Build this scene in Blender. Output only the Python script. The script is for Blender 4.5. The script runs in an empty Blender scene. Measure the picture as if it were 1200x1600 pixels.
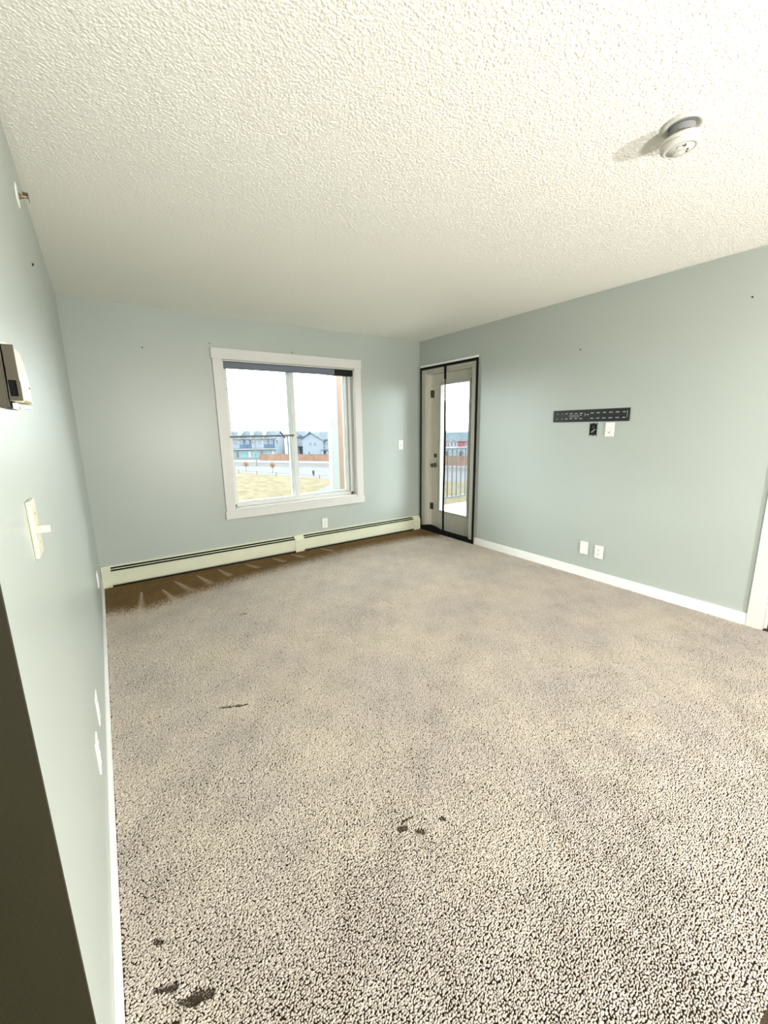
import bpy, bmesh, math, random
import numpy as np
from mathutils import Vector, Matrix
random.seed(7); rng = np.random.default_rng(7)
S = bpy.context.scene; COL = S.collection

# ---------------- camera ----------------
cam = bpy.data.cameras.new('camera'); camo = bpy.data.objects.new('camera', cam); COL.objects.link(camo)
F = 645.6078
cam.sensor_fit = 'HORIZONTAL'; cam.sensor_width = 36; cam.lens = F / 1200 * 36
cam.shift_x = -0.66 / 1200; cam.shift_y = 3.02 / 1200; cam.clip_start = .02; cam.clip_end = 3000
r_ = Vector((0.82606802, -0.56335722, -0.01550078)); u_ = Vector((0.12810112, 0.16091188, 0.97862019)); f_ = Vector((0.54881849, 0.8103925, -0.20509085))
camo.matrix_world = Matrix(((r_.x, u_.x, -f_.x, 0), (r_.y, u_.y, -f_.y, 0), (r_.z, u_.z, -f_.z, 1.3818), (0, 0, 0, 1)))
S.camera = camo
# ---------------- world ----------------
w = bpy.data.worlds.new('overcast_sky'); S.world = w; w.use_nodes = True
bg = w.node_tree.nodes['Background']; bg.inputs[0].default_value = (.90, .96, 1.0, 1); bg.inputs[1].default_value = 7.7
# ---------------- exposure ----------------
vs = S.view_settings; vs.view_transform = 'Standard'; vs.look = 'None'; vs.gamma = 1; vs.use_curve_mapping = False
vs.exposure = 1.40
S.cycles.max_bounces = 12; S.cycles.diffuse_bounces = 8; S.cycles.transparent_max_bounces = 24
S.cycles.sample_clamp_indirect = 12; S.cycles.caustics_reflective = False; S.cycles.caustics_refractive = False

xL, xR, yB, H = -0.137, 3.541, 4.366, 2.44
G = -8.3
LAMPS = [((2.03, -1.9, 1.33), 122)]
FILL_LAMPS = [((1.05, -.85, 1.0), 56)]

# ---------------- helpers ----------------
def BM(): return bmesh.new()
def add_box(bm, x0, x1, y0, y1, z0, z1, bev=0):
    t = bmesh.new(); bmesh.ops.create_cube(t, size=1)
    for v in t.verts: v.co = Vector(((x0+x1)/2 + v.co.x*(x1-x0), (y0+y1)/2 + v.co.y*(y1-y0), (z0+z1)/2 + v.co.z*(z1-z0)))
    if bev: bmesh.ops.bevel(t, geom=t.edges[:], offset=bev, segments=2, affect='EDGES', profile=.6)
    merge(bm, t); return bm
def merge(bm, t):
    me = bpy.data.meshes.new('t'); t.to_mesh(me); t.free(); bm.from_mesh(me); bpy.data.meshes.remove(me)
def box(*a, **k): return add_box(BM(), *a, **k)
def add_tube(bm, p, q, r1, r2=None, n=16):
    p, q = Vector(p), Vector(q); r2 = r1 if r2 is None else r2; d = q - p
    t = bmesh.new(); bmesh.ops.create_cone(t, segments=n, radius1=r1, radius2=r2, depth=d.length, cap_ends=True)
    M = Matrix.Translation((p+q)/2) @ d.to_track_quat('Z', 'Y').to_matrix().to_4x4()
    bmesh.ops.transform(t, matrix=M, verts=t.verts); merge(bm, t); return bm
def add_sphere(bm, c, r, sc=(1, 1, 1), sub=2):
    t = bmesh.new(); bmesh.ops.create_icosphere(t, subdivisions=sub, radius=r)
    for v in t.verts: v.co = Vector((c[0]+v.co.x*sc[0], c[1]+v.co.y*sc[1], c[2]+v.co.z*sc[2]))
    merge(bm, t); return bm
def add_lathe(bm, prof, M, n=40):      # prof: (radius, height) list, spun about local z
    t = bmesh.new(); rings = []
    for (r, h) in prof:
        rings.append([t.verts.new((max(r, 1e-4)*math.cos(2*math.pi*i/n), max(r, 1e-4)*math.sin(2*math.pi*i/n), h)) for i in range(n)])
    for a, b in zip(rings, rings[1:]):
        for i in range(n): t.faces.new((a[i], a[(i+1) % n], b[(i+1) % n], b[i]))
    bmesh.ops.recalc_face_normals(t, faces=t.faces); bmesh.ops.transform(t, matrix=M, verts=t.verts); merge(bm, t); return bm
def add_prism(bm, pts, d):             # closed polygon extruded along vector d
    t = bmesh.new(); a = [t.verts.new(p) for p in pts]; d = Vector(d); b = [t.verts.new(Vector(p)+d) for p in pts]; n = len(a)
    t.faces.new(a); t.faces.new(b[::-1])
    for i in range(n): t.faces.new((a[i], b[i], b[(i+1) % n], a[(i+1) % n]))
    bmesh.ops.recalc_face_normals(t, faces=t.faces); merge(bm, t); return bm
def obj(name, bm, mat, parent=None, smooth=False, kind=None, label=None, cat=None, group=None):
    if parent is not None: off = parent_off(parent)
    else:
        xs = [v.co for v in bm.verts]
        off = Vector(((min(c.x for c in xs)+max(c.x for c in xs))/2, (min(c.y for c in xs)+max(c.y for c in xs))/2, min(c.z for c in xs)))
    for v in bm.verts: v.co -= off
    me = bpy.data.meshes.new(name); bm.to_mesh(me); bm.free(); me.materials.append(mat)
    if smooth: me.shade_smooth()
    o = bpy.data.objects.new(name, me); COL.objects.link(o)
    if parent is None: o.location = off
    else: o.parent = parent
    tag(o, label, cat, group, kind); return o
def parent_off(p):
    v = Vector((0, 0, 0))
    while p is not None: v += p.location; p = p.parent
    return v
def tag(o, label=None, cat=None, group=None, kind=None):
    if label: o['label'] = label
    if cat: o['category'] = cat
    if group: o['group'] = group
    if kind: o['kind'] = kind
    return o
def thing(name, loc, label, cat, group=None):
    o = bpy.data.objects.new(name, None); o.empty_display_size = .1; COL.objects.link(o); o.location = loc
    return tag(o, label, cat, group)
def struct(name, bm, mat, parent=None, **k):
    return obj(name, bm, mat, parent, kind=None if parent else 'structure', **k)

# ---------------- materials ----------------
def mat(name, col, rough=.6, spec=.3, metal=0, bump=0, bscale=100, bdist=.002, var=0, vscale=3, emit=None, detail=3):
    m = bpy.data.materials.new(name); m.use_nodes = True; nt = m.node_tree; N = nt.nodes; L = nt.links; b = N['Principled BSDF']
    b.inputs['Base Color'].default_value = (*col, 1); b.inputs['Roughness'].default_value = rough
    b.inputs['Specular IOR Level'].default_value = spec; b.inputs['Metallic'].default_value = metal
    g = N.new('ShaderNodeNewGeometry')
    if bump:
        n = N.new('ShaderNodeTexNoise'); n.inputs['Scale'].default_value = bscale; n.inputs['Detail'].default_value = detail
        L.new(g.outputs['Position'], n.inputs['Vector']); p = N.new('ShaderNodeBump'); p.inputs['Strength'].default_value = bump
        p.inputs['Distance'].default_value = bdist; L.new(n.outputs['Fac'], p.inputs['Height']); L.new(p.outputs['Normal'], b.inputs['Normal'])
    if var:
        n = N.new('ShaderNodeTexNoise'); n.inputs['Scale'].default_value = vscale; n.inputs['Detail'].default_value = 4
        L.new(g.outputs['Position'], n.inputs['Vector']); r = N.new('ShaderNodeMapRange')
        r.inputs['From Min'].default_value = .3; r.inputs['From Max'].default_value = .7; r.inputs['To Min'].default_value = 1-var; r.inputs['To Max'].default_value = 1+var
        L.new(n.outputs['Fac'], r.inputs['Value']); x = N.new('ShaderNodeVectorMath'); x.operation = 'SCALE'
        x.inputs[0].default_value = col; L.new(r.outputs[0], x.inputs['Scale']); L.new(x.outputs[0], b.inputs['Base Color'])
    if emit: b.inputs['Emission Color'].default_value = (*emit[0], 1); b.inputs['Emission Strength'].default_value = emit[1]
    return m
M = {}
M['wall'] = mat('sage_wall_paint', (.425, .468, .435), .36, .5, bump=.25, bscale=160, bdist=.001, var=.03, vscale=1.2)
M['hall'] = mat('shaded_hall_wall', (.022, .020, .010), .6, .2, bump=.3, bscale=160, bdist=.001, var=.12, vscale=2)  # hall wall out of the window light, its shade put into the colour
M['trim'] = mat('white_trim_paint', (.66, .65, .625), .4, .4, var=.02)
M['base'] = mat('bright_baseboard_paint', (.86, .86, .84), .4, .4)
M['cream'] = mat('cream_enamel_metal', (.70, .71, .55), .4, .4, var=.03, vscale=6)
M['plastic'] = mat('white_plastic', (.80, .80, .77), .35, .4)
M['ivory'] = mat('ivory_plastic', (.62, .59, .45), .4, .4)
M['black'] = mat('black_powder_coat', (.012, .014, .014), .45, .4)
M['dark'] = mat('dark_cavity', (.006, .006, .006), .9, .1)
M['vinyl'] = mat('white_vinyl_frame', (.70, .72, .70), .4, .4)
M['steel'] = mat('brushed_nickel', (.55, .53, .48), .35, .5, metal=.9)
M['bronze'] = mat('aged_brass', (.30, .25, .14), .4, .5, metal=.8)
M['fabric'] = mat('black_edge_tape', (.010, .012, .012), .9, .1)
M['fin'] = mat('heater_fin_metal', (.25, .25, .25), .5, .4, metal=.6)
M['grey'] = mat('grey_metal_bar', (.12, .13, .13), .5, .4)
M['headrail'] = mat('blind_headrail_fabric', (.16, .18, .22), .7, .2)
M['headdark'] = mat('blind_end_fabric', (.012, .016, .010), .7, .2)
M['print'] = mat('grey_print', (.25, .26, .26), .6, .2)
M['door'] = mat('door_paint', (.74, .72, .62), .5, .3, var=.03)
M['deck'] = mat('pale_deck_membrane', (0.4200, 0.4200, 0.3710), .7, .2, var=.05, vscale=5)
M['rail'] = mat('grey_railing_paint', (0.0300, 0.0360, 0.0390), .5, .3)
M['pink'] = mat('beige_siding', (0.1512, 0.1008, 0.0756), .7, .2, var=.05, vscale=8)
M['white_out'] = mat('white_corner_board', (0.1814, 0.1814, 0.1739), .6, .2, bump=.2, bscale=60, var=.04, vscale=10)
M['asphalt'] = mat('pale_asphalt', (0.0306, 0.0306, 0.0332), .9, .1, var=.06, vscale=.3)
M['verge'] = mat('brown_verge', (0.0224, 0.0193, 0.0184), .9, .1, var=.25, vscale=.4)
M['walk'] = mat('concrete_walk', (0.0526, 0.0526, 0.0506), .9, .1)
M['lot'] = mat('gravel_lot', (0.0392, 0.0392, 0.0392), .9, .1, var=.1, vscale=.2)
M['wood'] = mat('red_brown_fence_wood', (0.0728, 0.0392, 0.0252), .8, .2, var=.2, vscale=.8)
M['side_white'] = mat('pale_house_siding', (0.0644, 0.0747, 0.0866), .8, .2, bump=0, var=.05, vscale=.6)
M['side_blue'] = mat('slate_blue_siding', (0.0168, 0.0291, 0.0470), .8, .2, var=.2, vscale=.6)
M['side_teal'] = mat('teal_house_wrap', (0.0470, 0.0823, 0.0823), .8, .2, var=.2, vscale=1.5)
M['side_red'] = mat('red_siding', (0.0784, 0.0241, 0.0280), .8, .2, var=.15, vscale=.6)
M['shingle'] = mat('grey_shingle_roof', (0.0272, 0.0338, 0.0398), .9, .1, var=.25, vscale=.8)
M['win_dark'] = mat('dark_far_glass', (0.0168, 0.0196, 0.0252), .2, .5)
M['win_trim'] = mat('white_far_trim', (0.1064, 0.1092, 0.1120), .7, .2)
M['bark'] = mat('grey_bark', (.06, .04, .03), .9, .1)
M['leaf'] = mat('orange_leaves', (.095, .040, .010), .8, .2, var=.3, vscale=8)
M['knob'] = mat('dark_nickel', (.16, .145, .11), .3, .5, metal=.8)
M['detector'] = mat('aged_white_plastic', (.63, .62, .57), .4, .4)
M['shaded'] = mat('shaded_plastic', (.055, .050, .034), .5, .3)  # thermostat plastic darkened, shade of its unlit side is in the colour
M['bulb'] = mat('lit_bulb', (1, .9, .75), .5, .2, emit=((1, .88, .68), 8))
# grass : dry yellow with green
def grass_mat():
    m = mat('dry_grass', (.15, .13, .05), .95, .1); nt = m.node_tree; N = nt.nodes; L = nt.links; b = N['Principled BSDF']; g = N['Geometry']
    mp = N.new('ShaderNodeMapping'); mp.inputs['Scale'].default_value = (.6, .35, 1); mp.inputs['Rotation'].default_value = (0, 0, .55); L.new(g.outputs['Position'], mp.inputs['Vector'])
    n = N.new('ShaderNodeTexNoise'); n.inputs['Scale'].default_value = 1.5; n.inputs['Detail'].default_value = 9; n.inputs['Roughness'].default_value = .65; L.new(mp.outputs[0], n.inputs['Vector'])
    r = N.new('ShaderNodeValToRGB'); e = r.color_ramp.elements
    e[0].position = .43; e[0].color = (0.0293, 0.0208, 0.0070, 1); e[1].position = .57; e[1].color = (0.0439, 0.0332, 0.0174, 1)
    k = e.new(.50); k.color = (0.0385, 0.0293, 0.0126, 1); k = e.new(.47); k.color = (0.0318, 0.0270, 0.0076, 1)
    L.new(n.outputs['Fac'], r.inputs[0]); L.new(r.outputs[0], b.inputs['Base Color']); return m
M['grass'] = grass_mat()
# ceiling stipple
def ceiling_mat():
    m = mat('stippled_ceiling', (.90, .88, .815), .85, .15); nt = m.node_tree; N = nt.nodes; L = nt.links; b = N['Principled BSDF']; g = N['Geometry']
    v = N.new('ShaderNodeTexVoronoi'); v.feature = 'SMOOTH_F1'; v.inputs['Scale'].default_value = 150; v.inputs['Smoothness'].default_value = .35; v.inputs['Randomness'].default_value = 1
    n = N.new('ShaderNodeTexNoise'); n.inputs['Scale'].default_value = 210; n.inputs['Detail'].default_value = 2
    L.new(g.outputs['Position'], n.inputs['Vector']); L.new(g.outputs['Position'], v.inputs['Vector'])
    r = N.new('ShaderNodeMapRange'); r.inputs['From Min'].default_value = .15; r.inputs['From Max'].default_value = .75; r.inputs['To Min'].default_value = 1; r.inputs['To Max'].default_value = 0; L.new(v.outputs['Distance'], r.inputs['Value'])
    a = N.new('ShaderNodeMath'); a.operation = 'ADD'; L.new(r.outputs[0], a.inputs[0]); L.new(n.outputs['Fac'], a.inputs[1])
    p = N.new('ShaderNodeBump'); p.inputs['Strength'].default_value = 1; p.inputs['Distance'].default_value = .0011
    L.new(a.outputs[0], p.inputs['Height']); L.new(p.outputs['Normal'], b.inputs['Normal']); return m
M['stipple'] = mat('ceiling_stipple_plaster', (.90, .88, .815), .9, .1)
M['ceiling'] = ceiling_mat()
def glass_mat(name, tint, gl=.06):
    m = bpy.data.materials.new(name); m.use_nodes = True; nt = m.node_tree; N = nt.nodes; L = nt.links; N.remove(N['Principled BSDF'])
    t = N.new('ShaderNodeBsdfTransparent'); t.inputs[0].default_value = (*tint, 1); g = N.new('ShaderNodeBsdfGlossy'); g.inputs['Roughness'].default_value = .02
    x = N.new('ShaderNodeMixShader'); fr = N.new('ShaderNodeFresnel'); fr.inputs[0].default_value = 1.25
    L.new(fr.outputs[0], x.inputs[0]); L.new(t.outputs[0], x.inputs[1]); L.new(g.outputs[0], x.inputs[2]); L.new(x.outputs[0], N['Material Output'].inputs[0]); return m
M['glass'] = glass_mat('window_glass', (.95, .98, .97))
def mesh_mat():     # insect netting: fine threads with denser pleats
    m = bpy.data.materials.new('black_insect_netting'); m.use_nodes = True; nt = m.node_tree; N = nt.nodes; L = nt.links; b = N['Principled BSDF']
    b.inputs['Base Color'].default_value = (.02, .02, .018, 1); b.inputs['Roughness'].default_value = .8
    g = N.new('ShaderNodeNewGeometry'); wv = N.new('ShaderNodeTexWave'); wv.wave_type = 'BANDS'; wv.bands_direction = 'Y'
    wv.inputs['Scale'].default_value = 18; wv.inputs['Distortion'].default_value = 1.2; wv.inputs['Detail'].default_value = 2; wv.inputs['Detail Scale'].default_value = .6
    L.new(g.outputs['Position'], wv.inputs['Vector']); r = N.new('ShaderNodeMapRange')
    r.inputs['From Min'].default_value = .66; r.inputs['To Min'].default_value = .05; r.inputs['To Max'].default_value = .60
    L.new(wv.outputs['Fac'], r.inputs['Value']); t = N.new('ShaderNodeBsdfTransparent'); x = N.new('ShaderNodeMixShader')
    L.new(r.outputs[0], x.inputs[0]); L.new(t.outputs[0], x.inputs[1]); L.new(b.outputs[0], x.inputs[2]); L.new(x.outputs[0], N['Material Output'].inputs[0]); return m
M['net'] = mesh_mat()
def carpet_mat():
    m = mat('beige_carpet_yarn', (.5, .42, .32), .95, .05); nt = m.node_tree; N = nt.nodes; L = nt.links; b = N['Principled BSDF']; g = N['Geometry']
    a = N.new('ShaderNodeAttribute'); a.attribute_type = 'INSTANCER'; a.attribute_name = 'tint'
    n = N.new('ShaderNodeTexNoise'); n.inputs['Scale'].default_value = 2.2; n.inputs['Detail'].default_value = 3; L.new(g.outputs['Position'], n.inputs['Vector'])
    r = N.new('ShaderNodeValToRGB'); e = r.color_ramp.elements
    e[0].position = .38; e[0].color = (.435, .392, .350, 1); e[1].position = .62; e[1].color = (.49, .44, .372, 1)
    L.new(n.outputs['Fac'], r.inputs[0]); x = N.new('ShaderNodeVectorMath'); x.operation = 'SCALE'
    a2 = N.new('ShaderNodeAttribute'); a2.attribute_type = 'INSTANCER'; a2.attribute_name = 'edge_shade'
    mx = N.new('ShaderNodeMix'); mx.data_type = 'RGBA'; mx.blend_type = 'MULTIPLY'; mx.inputs['B'].default_value = (.78, .56, .28, 1)  # brown multiplier that paints the shade below the window into the yarn
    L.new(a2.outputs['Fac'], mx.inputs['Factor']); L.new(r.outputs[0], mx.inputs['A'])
    L.new(mx.outputs['Result'], x.inputs[0]); L.new(a.outputs['Fac'], x.inputs['Scale']); L.new(x.outputs[0], b.inputs['Base Color']); return m
M['tuft'] = carpet_mat()
M['backing'] = mat('carpet_backing', (.05, .037, .024), .95, .05, bump=.6, bscale=160, bdist=.006, var=.2, vscale=60)

# ================= ROOM SHELL =================
WX0, WX1, WZ0, WZ1 = 1.082, 2.552, .572, 2.045      # window opening
DY0, DY1, DZ1 = 3.415, 4.225, 2.045                 # balcony door opening
wb = BM(); T = .17
add_box(wb, -.30, WX0, yB, yB+T, -.3, H); add_box(wb, WX1, xR+.15, yB, yB+T, -.3, H)
add_box(wb, WX0, WX1, yB, yB+T, -.3, WZ0); add_box(wb, WX0, WX1, yB, yB+T, WZ1, H)
struct('wall_back', wb, M['wall'])
wr = BM(); X1 = xR+.15
add_box(wr, xR, X1, DY1, yB, -.3, H); add_box(wr, xR, X1, DY0, DY1, DZ1, H); add_box(wr, xR, X1, .72, DY0, -.3, H)
add_box(wr, xR, X1, -.15, .72, 2.05, H); add_box(wr, xR, X1, -3.8, -.15, -.3, H)
struct('wall_right', wr, M['wall'])
struct('wall_left', box(xL-.12, xL, .744, yB, -.3, H), M['wall'])
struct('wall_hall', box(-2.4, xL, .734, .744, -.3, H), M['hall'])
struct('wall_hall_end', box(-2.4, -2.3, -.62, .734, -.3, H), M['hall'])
struct('wall_partition', box(-2.4, -1.0, -.72, -.62, -.3, H), M['wall'])
struct('wall_kitchen_left', box(-1.1, -1.0, -3.8, -.72, -.3, H), M['trim'])
struct('wall_kitchen', box(-1.1, X1, -3.9, -3.8, -.3, H), M['trim'])
struct('ceiling', box(-2.4, X1+1.6, -3.9, yB+T, H, H+.15), M['ceiling'])
fl = BM(); add_box(fl, -2.4, X1, -3.9, yB+.02, -.3, 0); add_box(fl, X1, X1+1.6, -.7, 1.5, -.3, 0)
struct('floor', fl, M['backing'])
cl = BM(); add_box(cl, X1+1.5, X1+1.6, -.7, 1.5, 0, H); add_box(cl, X1, X1+1.5, -.7, -.6, 0, H); add_box(cl, X1, X1+1.5, 1.4, 1.5, 0, H)
struct('wall_side_room', cl, M['wall'])
# baseboards
struct('baseboard_left', box(xL, xL+.012, .744, 4.295, 0, .088, bev=.002), M['base'])
struct('baseboard_right', box(xR-.012, xR, .786, 3.335, 0, .088, bev=.002), M['base'])
# doorway casing at the near end of right wall
struct('door_2', add_box(add_box(box(xR-.018, xR, .712, .786, 0, 2.12, bev=.002), xR-.018, xR, -.22, .786, 2.05, 2.13, bev=.002), xR-.018, xR, -.22, -.15, 0, 2.05), M['trim'])
struct('trim_1', add_box(box(xR+.0, X1, .700, .722, 0, 2.05), xR+.05, xR+.062, .688, .700, 0, 2.05), M['trim'])

# ================= WINDOW =================
win = thing('window_1', ((WX0+WX1)/2, yB, WZ0), None, None); win['kind'] = 'structure'
c0 = yB-.019
obj('head_casing', box(.983, 2.646, c0-.004, yB, 2.052, 2.150, bev=.003), M['trim'], win)
obj('side_casing', box(.992, WX0, c0, yB, WZ0-.012, 2.052, bev=.002), M['trim'], win)
obj('side_casing', box(WX1, 2.640, c0, yB, WZ0-.012, 2.052, bev=.002), M['trim'], win)
obj('apron_casing', box(.983, 2.650, c0-.004, yB, .474, WZ0-.012, bev=.003), M['trim'], win)
jb = BM(); J = .008
add_box(jb, WX0, WX0+J, yB-.01, yB+.09, WZ0, WZ1); add_box(jb, WX1-J, WX1, yB-.01, yB+.09, WZ0, WZ1)
add_box(jb, WX0, WX1, yB-.01, yB+.09, WZ1-J, WZ1); add_box(jb, WX0, WX1, yB-.01, yB+.09, WZ0-.012, WZ0+J)
obj('jamb_liner', jb, M['trim'], win)
fr = BM(); a0, a1, b0, b1 = WX0+J, WX1-J, WZ0+J, WZ1-J; y0, y1 = yB+.07, yB+.155
add_box(fr, a0, a0+.035, y0, y1, b0, b1, bev=.003); add_box(fr, a1-.035, a1, y0, y1, b0, b1, bev=.003)
add_box(fr, a0, a1, y0, y1, b0, b0+.03, bev=.003); add_box(fr, a0, a1, y0, y1, b1-.03, b1, bev=.003)
add_box(fr, a1-.065, a1-.050, y0+.01, y0+.03, b0+.03, b1-.03); add_box(fr, a1-.090, a1-.080, y0+.03, y0+.05, b0+.03, b1-.03)
obj('window_frame', fr, M['vinyl'], win)
def sash(x0, x1, yy, z0, z1, l, r, nm='sash'):
    s = BM(); d = .026
    add_box(s, x0, x0+l, yy, yy+d, z0, z1, bev=.003); add_box(s, x1-r, x1, yy, yy+d, z0, z1, bev=.003)
    add_box(s, x0+l, x1-r, yy, yy+d, z0, z0+.035, bev=.003); add_box(s, x0+l, x1-r, yy, yy+d, z1-.03, z1, bev=.003)
    o = obj(nm, s, M['vinyl'], win)
    obj('pane', box(x0+l, x1-r, yy+.010, yy+.014, z0+.035, z1-.03), M['glass'], o); return o
sash(a0+.02, 1.845, y0+.012, b0+.02, b1-.02, .030, .05)
s2 = sash(1.765, a1-.035, y0+.045, b0+.02, b1-.02, .045, .035)
obj('latch', add_box(box(a1-.083, a1-.055, y0+.030, y0+.048, 1.075, 1.12, bev=.004), a1-.10, a1-.05, y0+.026, y0+.036, 1.065, 1.08, bev=.003), M['plastic'], s2)
obj('crossbar', add_box(box(a0+.02, 1.80, y0+.0, y0+.012, 1.300, 1.320, bev=.002), 1.79, 1.803, y0-.004, y0+.012, 1.296, 1.324, bev=.002), M['grey'], win)
bl = thing('roller_blind', (1.8, yB+.04, WZ1-.10), 'grey raised window blind headrail with a black right end under the window head', 'blind')
obj('headrail', box(a0+.004, 2.31, yB+.008, yB+.062, WZ1-.072, WZ1-.012, bev=.004), M['headrail'], bl)
obj('end_cover', box(2.31, a1-.004, yB+.006, yB+.064, WZ1-.075, WZ1-.012, bev=.004), M['headdark'], bl, label='black end of the headrail')
ck = BM(); add_tube(ck, (a0+.025, yB+.03, WZ1-.07), (a0+.025, yB+.03, WZ1-.26), .0015, n=8); add_sphere(ck, (a0+.025, yB+.03, WZ1-.265), .007, (1, 1, 1.6), 2)
obj('pull_cord', ck, M['ivory'], bl)

# ================= BALCONY DOOR =================
D = thing('door_1', (xR, (DY0+DY1)/2, 0), None, None); D['kind'] = 'structure'
cs = xR-.016; CI0, CI1 = DY0, DY1; CO0, CO1 = 3.345, 4.298
obj('casing', box(cs, xR, CI1-.004, CO1, 0, 2.05, bev=.002), M['door'], D)
obj('casing', box(cs, xR, CO0, CI0+.004, 0, 2.05, bev=.002), M['door'], D)
obj('casing', box(cs, xR, CO0, CO1, 2.05, 2.135, bev=.002), M['door'], D)
jm = BM(); add_box(jm, xR, X1, CI1-.018, CI1, 0, DZ1); add_box(jm, xR, X1, CI0, CI0+.018, 0, DZ1); add_box(jm, xR, X1, CI0, CI1, DZ1-.018, DZ1)
add_box(jm, xR+.125, X1, CI1-.03, CI1-.018, 0, DZ1); add_box(jm, xR+.125, X1, CI0+.018, CI0+.03, 0, DZ1)
obj('jamb', jm, M['door'], D)
obj('threshold', box(xR-.01, X1+.03, CI0, CI1, 0, .03, bev=.004), M['dark'], D)
dy0, dy1 = CI0+.02, CI1-.02; dx = xR+.085
gl0, gl1, gz0, gz1 = 3.545, 4.045, .29, 1.895
df = BM(); add_box(df, dx, dx+.04, dy0, gl0, .035, DZ1-.02); add_box(df, dx, dx+.04, gl1, dy1, .035, DZ1-.02)
add_box(df, dx, dx+.04, gl0, gl1, .035, gz0); add_box(df, dx, dx+.04, gl0, gl1, gz1, DZ1-.02)
leaf = obj('door_leaf', df, M['door'], D)
lf = BM(); w_ = .022
add_box(lf, dx-.012, dx+.05, gl0-w_, gl0+.006, gz0-w_, gz1+w_, bev=.004); add_box(lf, dx-.012, dx+.05, gl1-.006, gl1+w_, gz0-w_, gz1+w_, bev=.004)
add_box(lf, dx-.012, dx+.05, gl0, gl1, gz0-w_, gz0+.006, bev=.004); add_box(lf, dx-.012, dx+.05, gl0, gl1, gz1-.006, gz1+w_, bev=.004)
obj('glazing_frame', lf, M['trim'], leaf)
obj('pane', box(dx+.016, dx+.022, gl0, gl1, gz0, gz1), M['glass'], leaf)
kb = BM(); RX = Matrix.Translation((dx, 4.140, .885)) @ Matrix.Rotation(-math.pi/2, 4, 'Y')
add_lathe(kb, [(.0, 0), (.032, 0), (.030, .008), (.012, .012), (.011, .03), (.022, .036), (.028, .05), (.024, .062), (.0, .066)], RX, 24)
obj('door_knob', kb, M['knob'], leaf, smooth=True)
kb = BM(); RX = Matrix.Translation((dx, 4.135, 1.01)) @ Matrix.Rotation(-math.pi/2, 4, 'Y')
add_lathe(kb, [(.0, 0), (.027, 0), (.026, .010), (.017, .012), (.0, .012)], RX, 24); add_box(kb, dx-.024, dx-.011, 4.130, 4.140, .996, 1.024, bev=.002)
obj('deadbolt', kb, M['knob'], leaf, smooth=False)
for z in (1.79, .33):
    h = BM(); add_box(h, dx-.004, dx+.001, CI1-.055, CI1-.021, z-.045, z+.045, bev=.002); add_box(h, dx-.032, dx-.002, CI1-.022, CI1-.018, z-.045, z+.045)
    add_tube(h, (dx-.006, CI1-.021, z-.047), (dx-.006, CI1-.021, z+.047), .006, n=10)
    obj('hinge', h, M['knob'], D)
# netting curtain in front of the casing
nt_x = xR-.020; scr = thing('insect_screen', (nt_x, 3.83, 0), 'black magnetic mesh insect screen curtain hanging over the balcony door', 'insect screen')
sy0, sy1, sm, sz1 = 3.325, 4.315, 3.845, 2.112
def curtain(y0, y1):
    bm = BM(); n = 46; g = []
    for j in range(13):
        z = .02 + (sz1-.03)*j/12; row = []
        for i in range(n+1):
            t = i/n; y = y0+(y1-y0)*t
            row.append(bm.verts.new((nt_x-.002-.0035*math.sin(t*math.pi*14+j*.2), y, z)))
        g.append(row)
    for j in range(12):
        for i in range(n): bm.faces.new((g[j][i], g[j][i+1], g[j+1][i+1], g[j+1][i]))
    return bm
obj('mesh_panel', curtain(sy0+.02, sm), M['net'], scr); obj('mesh_panel', curtain(sm, sy1-.02), M['net'], scr)
obj('edge_tape', box(nt_x-.010, nt_x, sy0, sy0+.026, .005, sz1), M['fabric'], scr)
obj('edge_tape', box(nt_x-.010, nt_x, sy1-.016, sy1, .005, sz1), M['fabric'], scr)
obj('edge_tape', box(nt_x-.011, nt_x, sy0, sy1, sz1-.030, sz1), M['fabric'], scr)
hb = BM(); prev = None; pts = []
for i in range(31):
    t = i/30; pts.append((nt_x-.006, sy0+(sy1-sy0)*t, .055 + .05*math.exp(-((t-.75)/.18)**2)))
add_prism(hb, [(nt_x-.003, sy0, .004)] + [(nt_x-.003, p[1], p[2]) for p in pts] + [(nt_x-.003, sy1, .004)], (-.008, 0, 0))
obj('hem_tape', hb, M['fabric'], scr)
sb = BM(); zs = np.linspace(.01, sz1-.01, 26)
for z0, z1 in zip(zs, zs[1:]):
    o0 = .007*math.sin(z0*3.1+.6); o1 = .007*math.sin(z1*3.1+.6); wd = .016 if z0 > 1.90 else (.005 if z0 > 1.62 else .0135)
    add_prism(sb, [(nt_x-.012, sm+o0-wd, z0), (nt_x-.012, sm+o0+wd, z0), (nt_x-.012, sm+o1+wd, z1+.002), (nt_x-.012, sm+o1-wd, z1+.002)], (.008, 0, 0))
obj('magnetic_seam', sb, M['fabric'], scr, label='black magnetic seam down the middle of the mesh')
obj('top_strip', box(nt_x-.012, nt_x+.003, sy0, sy1-.005, sz1, sz1+.024, bev=.002), M['base'], scr, label='white strip along the top of the mesh')

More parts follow.
